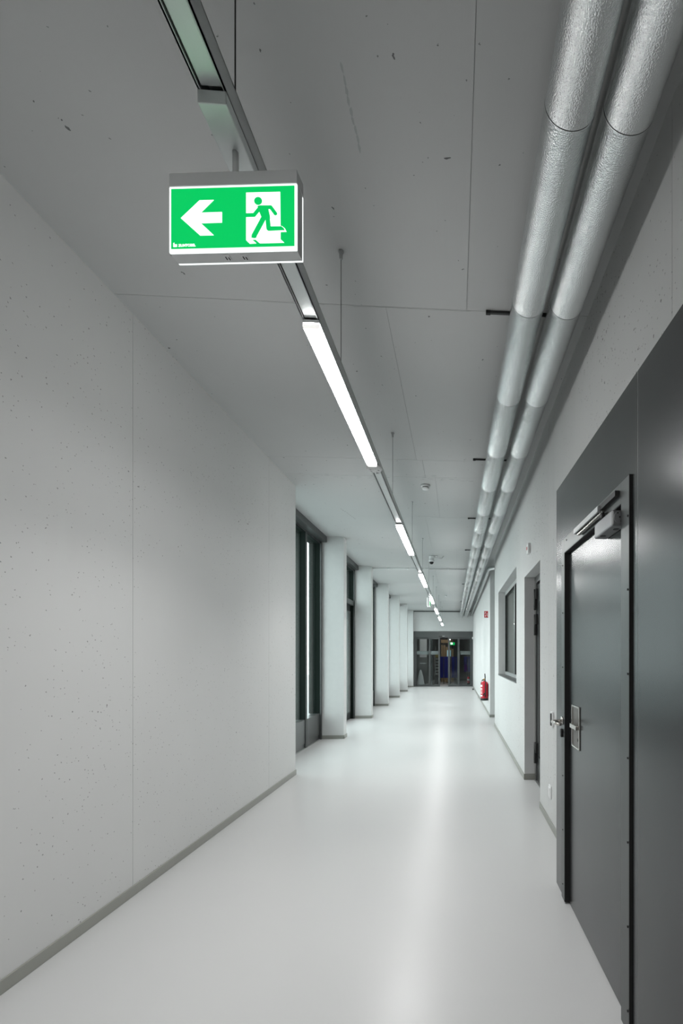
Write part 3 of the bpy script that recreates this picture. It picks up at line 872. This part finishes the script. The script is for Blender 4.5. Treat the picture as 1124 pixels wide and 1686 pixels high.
bx('rocker', M['white_plastic'], (-0.016, -0.009, -0.028, 0.028, -0.04, 0.04), so, bevel=0.002)
bx('indicator', M['grey_plastic'], (-0.0168, -0.0155, -0.003, 0.003, 0.012, 0.018), so)
hm = thing('door_holder', 'small white and black hold-open magnet on the right wall beside the lever handle', 'door holder', (XR, 3.95, 0.925))
bx('plate', M['white_plastic'], (-0.020, -0.001, -0.028, 0.028, -0.06, 0.06), hm, bevel=0.003)
bx('magnet', M['black'], (-0.028, -0.0195, -0.028, -0.004, -0.05, 0.05), hm, bevel=0.002)
fsn = thing('fire_sign', 'red fire extinguisher sign with a white symbol, projecting from the right wall', 'sign', (XR, 12.0, 2.465))
pl = bx('plate', M['red_sign'], (-0.098, -0.002, -0.004, 0.004, -0.078, 0.078), fsn)
boxes('symbol', M['label_white'], [(-0.074, -0.060, -0.0055, -0.004, 0.018, 0.060), (-0.074, -0.060, -0.0055, -0.004, -0.062, -0.008), (-0.090, -0.074, -0.0055, -0.004, 0.022, 0.034),
                                   (-0.034, -0.020, -0.0055, -0.004, -0.045, 0.034), (-0.016, -0.008, -0.0055, -0.004, -0.055, -0.035)], fsn)
bx('bracket', M['alu'], (-0.1, -0.001, -0.006, 0.006, -0.086, -0.078), fsn)

# ------------------------------------------------------------------ fire extinguisher hung on the wall
fe = thing('fire_extinguisher', 'red fire extinguisher hung low on the right wall beyond the side niche', 'extinguisher', (XR - 0.10, 11.9, 0.345))
link('body', lathe(bm_new(), [(0.088, 0.05), (0.092, 0.06), (0.092, 0.40), (0.086, 0.43), (0.065, 0.455), (0.035, 0.468), (0.028, 0.475)], 32), M['red'], fe)
link('foot', lathe(bm_new(), [(0.085, 0.0), (0.094, 0.004), (0.094, 0.055), (0.090, 0.060)], 32), M['black'], fe)
link('neck', lathe(bm_new(), [(0.026, 0.472), (0.026, 0.50), (0.018, 0.505), (0.018, 0.53)], 16), M['alu'], fe)
link('gauge', lathe(bm_new(), [(0.018, -0.03), (0.018, -0.018)], 16, (-0.01, -0.01, 0.52), 'y'), M['brass'], fe)
bm = bm_new()
tube(bm, [(0.02, 0, 0.525), (0.018, -0.02, 0.56), (0.008, -0.05, 0.655)], [0.012, 0.014, 0.012], 10)
tube(bm, [(0.02, 0, 0.51), (-0.03, 0, 0.515), (-0.06, -0.01, 0.49)], 0.010, 8)
link('lever', bm, M['black'], fe)
link('hose', tube(bm_new(), [(-0.02, -0.02, 0.505), (-0.06, -0.06, 0.49), (-0.085, -0.07, 0.44), (-0.088, -0.05, 0.40)], 0.009, 10), M['black'], fe)
link('discharge_hose', tube(bm_new(), [(0.018, -0.02, 0.53), (0.022, -0.085, 0.46), (0.022, -0.102, 0.38), (0.022, -0.104, 0.18), (0.018, -0.106, 0.09)], [0.010, 0.012, 0.013, 0.013, 0.017], 10), M['black'], fe)
link('nozzle', tube(bm_new(), [(0.0, -0.103, 0.19), (-0.03, -0.100, 0.13)], [0.014, 0.018], 10), M['black'], fe)
bm = bm_new()
lab = []
for j, (z0, z1) in enumerate(((0.10, 0.14), (0.17, 0.185), (0.20, 0.215), (0.24, 0.25), (0.27, 0.30), (0.335, 0.385))):
    for q in range(4):
        a0, a1 = math.radians(190 + q * 11), math.radians(190 + q * 11 + 11)
        r0 = 0.0928
        vs = [bm.verts.new((r0 * math.cos(a), r0 * math.sin(a), z)) for a, z in ((a0, z0), (a1, z0), (a1, z1), (a0, z1))]
        bm.faces.new(vs)
link('label', bm, M['label_white'], fe)
bx('wall_bracket', M['black'], (0.08, 0.099, -0.03, 0.03, 0.10, 0.40), fe)

# ------------------------------------------------------------------ glass sliding doors at the end
ed = setting('door_4', (0, YE, 0))
XA, XB = -1.962, XR
fr = M['dark_frame']
bx('operator_box', fr, (XA, XB, -0.03, 0.16, 2.27, EZ), ed, bevel=0.003)
sb = bx('motion_sensor', M['black'], (-0.78, -0.50, -0.055, -0.028, 2.30, 2.345), ed, bevel=0.004)
bx('lens', M['white_plastic'], (-0.62, -0.51, -0.058, -0.054, 2.325, 2.34), sb)
def sash(x0, x1, y, st=0.055, film=True, name='sash', gm='glass_dark'):
    s_ = boxes(name, fr, [(x0, x0 + st, y, y + 0.045, 0.005, 2.268), (x1 - st, x1, y, y + 0.045, 0.005, 2.268), (x0 + st, x1 - st, y, y + 0.045, 0.005, 0.09), (x0 + st, x1 - st, y, y + 0.045, 2.20, 2.268)], ed)
    bx('pane', M[gm], (x0 + st, x1 - st, y + 0.018, y + 0.026, 0.09, 2.20), s_)
    if film:
        bx('film_strip', M['film'], (x0 + st, x1 - st, y + 0.0265, y + 0.0285, 1.485, 1.65), s_)
    return s_
bx('door_post', fr, (XA, -1.85, 0.0, 0.12, 0, 2.27), ed)
bx('door_post', fr, (0.735, XB, 0.0, 0.12, 0, 2.27), ed)
sash(-1.85, -1.08, 0.06, 0.045, name='fixed_panel')
sash(-1.24, -0.73, 0.0, 0.075, name='sliding_leaf')
sash(-0.355, 0.175, 0.0, 0.085, film=False, name='sliding_leaf')
sash(0.06, 0.735, 0.06, 0.06, name='fixed_panel')
bx('threshold', M['alu'], (XA, XB, -0.01, 0.13, 0, 0.006), ed)
dd = thing('door_contact', 'small white sensor at the top right corner of the glass doors', 'sensor', (XR - 0.001, YE - 0.35, 2.24))
bx('case', M['white_plastic'], (-0.05, 0.0, -0.04, 0.04, -0.05, 0.05), dd, bevel=0.008)
link('lens', lathe(bm_new(), [(0.02, -0.05), (0.015, -0.06)], 14, (0, 0, 0), 'x'), M['grey_plastic'], dd)
dst = thing('door_stop', 'small black door stop on the floor by the right wall near the glass doors', 'door stop', (XR - 0.075, 20.4, 0))
link('bumper', lathe(bm_new(), [(0.03, 0.0), (0.034, 0.005), (0.032, 0.045), (0.02, 0.055)], 18), M['black'], dst)
link('screw', lathe(bm_new(), [(0.008, 0.054), (0.006, 0.058)], 10), M['steel'], dst)

# ------------------------------------------------------------------ dim room behind the glass doors
Y2 = YE + 0.2
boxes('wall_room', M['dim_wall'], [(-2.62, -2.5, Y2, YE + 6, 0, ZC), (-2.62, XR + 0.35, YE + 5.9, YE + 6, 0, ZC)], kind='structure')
def board(x0, x1, y, z0, z1, label, leg=True):
    t = thing('display_board', label, 'display board', (0, y, 0), 0, 'blue display boards behind the glass doors')
    bx('panel', M['blue'], (x0, x1, -0.015, 0.015, z0, z1), t)
    for lx in (x0 + 0.17, x1 - 0.05):
        bx('leg', M['black'], (lx, lx + 0.04, -0.02, 0.02, 0, z1), t)
        bx('foot', M['black'], (lx, lx + 0.04, -0.2, 0.2, 0, 0.03), t)
board(-0.80, -0.25, 24.9, 0.30, 1.385, 'dark blue display board on black legs seen through the open door')
board(-0.22, 0.20, 25.0, 0.30, 1.385, 'dark blue display board behind the middle glass leaf')
board(0.42, 0.78, 25.0, 0.60, 1.385, 'dark blue display board behind the right glass panel')
t = thing('timber_rack', 'pale timber boards standing on end in the room behind the open door', 'timber', (0, 26.6, 0))
for i, (a, wd, hh) in enumerate(((-0.78, 0.05, 2.02), (-0.70, 0.05, 1.98), (-0.63, 0.06, 2.0), (-0.54, 0.10, 1.9), (-0.42, 0.09, 1.86), (-0.31, 0.08, 1.84), (-0.21, 0.09, 1.8))):
    bx('board', M['wood'], (a, a + wd, -0.05 - 0.01 * i, 0.03, 0.0, hh), t)
bx('crossbeam', M['wood'], (-0.80, -0.15, 0.03, 0.10, 2.13, 2.30), t)
bx('post', M['black'], (-0.80, -0.74, 0.03, 0.10, 0, 2.13), t)
bx('post', M['black'], (-0.21, -0.15, 0.03, 0.10, 0, 2.13), t)
t = thing('poster_stand', 'small pale blue lit poster behind the open glass door', 'poster', (-0.36, 26.0, 0))
bx('screen', M['cyan'], (-0.10, 0.10, -0.012, 0.0, 1.40, 1.72), t)
bx('frame', M['alu'], (-0.11, 0.11, 0.0, 0.02, 1.39, 1.73), t)
boxes('print', M['dim_wall'], [(-0.04, 0.05, -0.014, -0.012, 1.45, 1.47), (-0.01, 0.02, -0.014, -0.012, 1.47, 1.62), (-0.04, 0.04, -0.014, -0.012, 1.62, 1.64)], t)
bx('pole', M['black'], (-0.015, 0.015, 0.02, 0.04, 0, 1.5), t)
bx('foot', M['black'], (-0.15, 0.15, -0.12, 0.14, 0, 0.02), t)
t = thing('storage_shelf', 'mustard and grey shelf rack behind the left sliding leaf', 'shelf', (-1.02, 24.6, 0))
boxes('upright', M['dim_wall'], [(-0.02, 0.02, -0.15, 0.15, 0.45, 1.9), (0.17, 0.21, -0.15, 0.15, 0.45, 1.9)], t)
for z in (0.5, 0.65, 0.8, 0.95, 1.10, 1.25):
    bx('shelf_board', M['label_white'], (0.02, 0.17, -0.15, 0.15, z, z + 0.03), t)
bx('cloth', M['yellow'], (0.0, 0.2, -0.17, -0.15, 1.34, 1.62), t)
bx('plinth', M['black'], (-0.03, 0.22, -0.16, 0.16, 0, 0.45), t)
t = thing('white_cone', 'pale cone shaped cover standing behind the left glass panel', 'cone', (-1.69, 23.6, 0))
link('cover', lathe(bm_new(), [(0.20, 0.01), (0.18, 0.1), (0.12, 0.45), (0.05, 0.70), (0.015, 0.76)], 20), M['label_white'], t)
link('base', lathe(bm_new(), [(0.22, 0.0), (0.22, 0.012)], 20), M['grey_plastic'], t)
t = thing('white_cabinet', 'pale tall cabinet behind the left glass panel', 'cabinet', (-1.6, 25.4, 0))
bx('body', M['label_white'], (-0.25, 0.1, -0.2, 0.2, 1.35, 2.3), t)
bx('plinth', M['dim_wall'], (-0.3, 0.15, -0.25, 0.25, 0, 1.35), t)
t = thing('side_table', 'small pale table behind the left glass panel', 'table', (-1.62, 24.4, 0))
bx('tabletop', M['label_white'], (-0.15, 0.15, -0.15, 0.15, 1.03, 1.07), t)
for a, b in ((-0.13, -0.13), (0.11, -0.13), (-0.13, 0.11), (0.11, 0.11)):
    bx('leg', M['dim_wall'], (a, a + 0.02, b, b + 0.02, 0, 1.03), t)
t = thing('fire_extinguisher', 'small red extinguisher dimly seen behind the right glass panel', 'extinguisher', (0.62, 23.7, 0.10))
link('body', lathe(bm_new(), [(0.06, 0.0), (0.06, 0.27), (0.03, 0.31)], 20), M['red'], t)
link('neck', lathe(bm_new(), [(0.015, 0.30), (0.015, 0.36)], 10), M['black'], t)
link('label', lathe(bm_new(), [(0.061, 0.12), (0.061, 0.20)], 20), M['label_white'], t)
bx('foot', M['black'], (-0.07, 0.07, -0.07, 0.07, -0.10, 0.0), t)
# green exit sign reflection built as a glowing panel, and a pendant lamp
t = thing('exit_sign', 'small green glowing panel standing in for an exit sign reflection in the glass doors', 'exit sign', (-0.18, 25.6, 2.06))
bx('panel', M['sign_g'], (-0.13, 0.13, -0.02, 0.0, -0.07, 0.07), t)
bx('symbol', M['sign_w2'], (-0.09, 0.02, -0.022, -0.02, -0.04, 0.06), t)
link('stem', tube(bm_new(), [(0, -0.01, 0.07), (0, -0.01, ZC - 2.06)], 0.008, 8), M['black'], t)
t = thing('pendant_lamp', 'round white lamp glowing in the room behind the open glass door', 'lamp', (-0.31, 24.2, 2.24))
link('globe', lathe(bm_new(), [(0.005, -0.04), (0.028, -0.028), (0.04, 0.0), (0.028, 0.028), (0.005, 0.04)], 16), M['lamp_dim'], t)
link('cord', tube(bm_new(), [(0, 0, 0.038), (0, 0, ZC - 2.24)], 0.004, 6), M['black'], t)

# fill lights added to brighten the two side rooms
t = thing('fill_light', 'added fill light that brightens the dim room behind the glass doors', 'fill light', (-0.6, 24.2, ZC))
bx('housing', M['white_plastic'], (-0.6, 0.6, -0.06, 0.06, -0.05, -0.001), t)
bx('diffuser', M['lamp_dim'], (-0.59, 0.59, -0.05, 0.05, -0.06, -0.05), t)
t = thing('fill_light', 'added fill light that brightens the room behind the inner window on the right', 'fill light', (2.2, 7.4, ZC))
bx('housing', M['white_plastic'], (-0.06, 0.06, -0.6, 0.6, -0.05, -0.001), t)
bx('diffuser', M['lamp_dim'], (-0.05, 0.05, -0.59, 0.59, -0.06, -0.05), t)
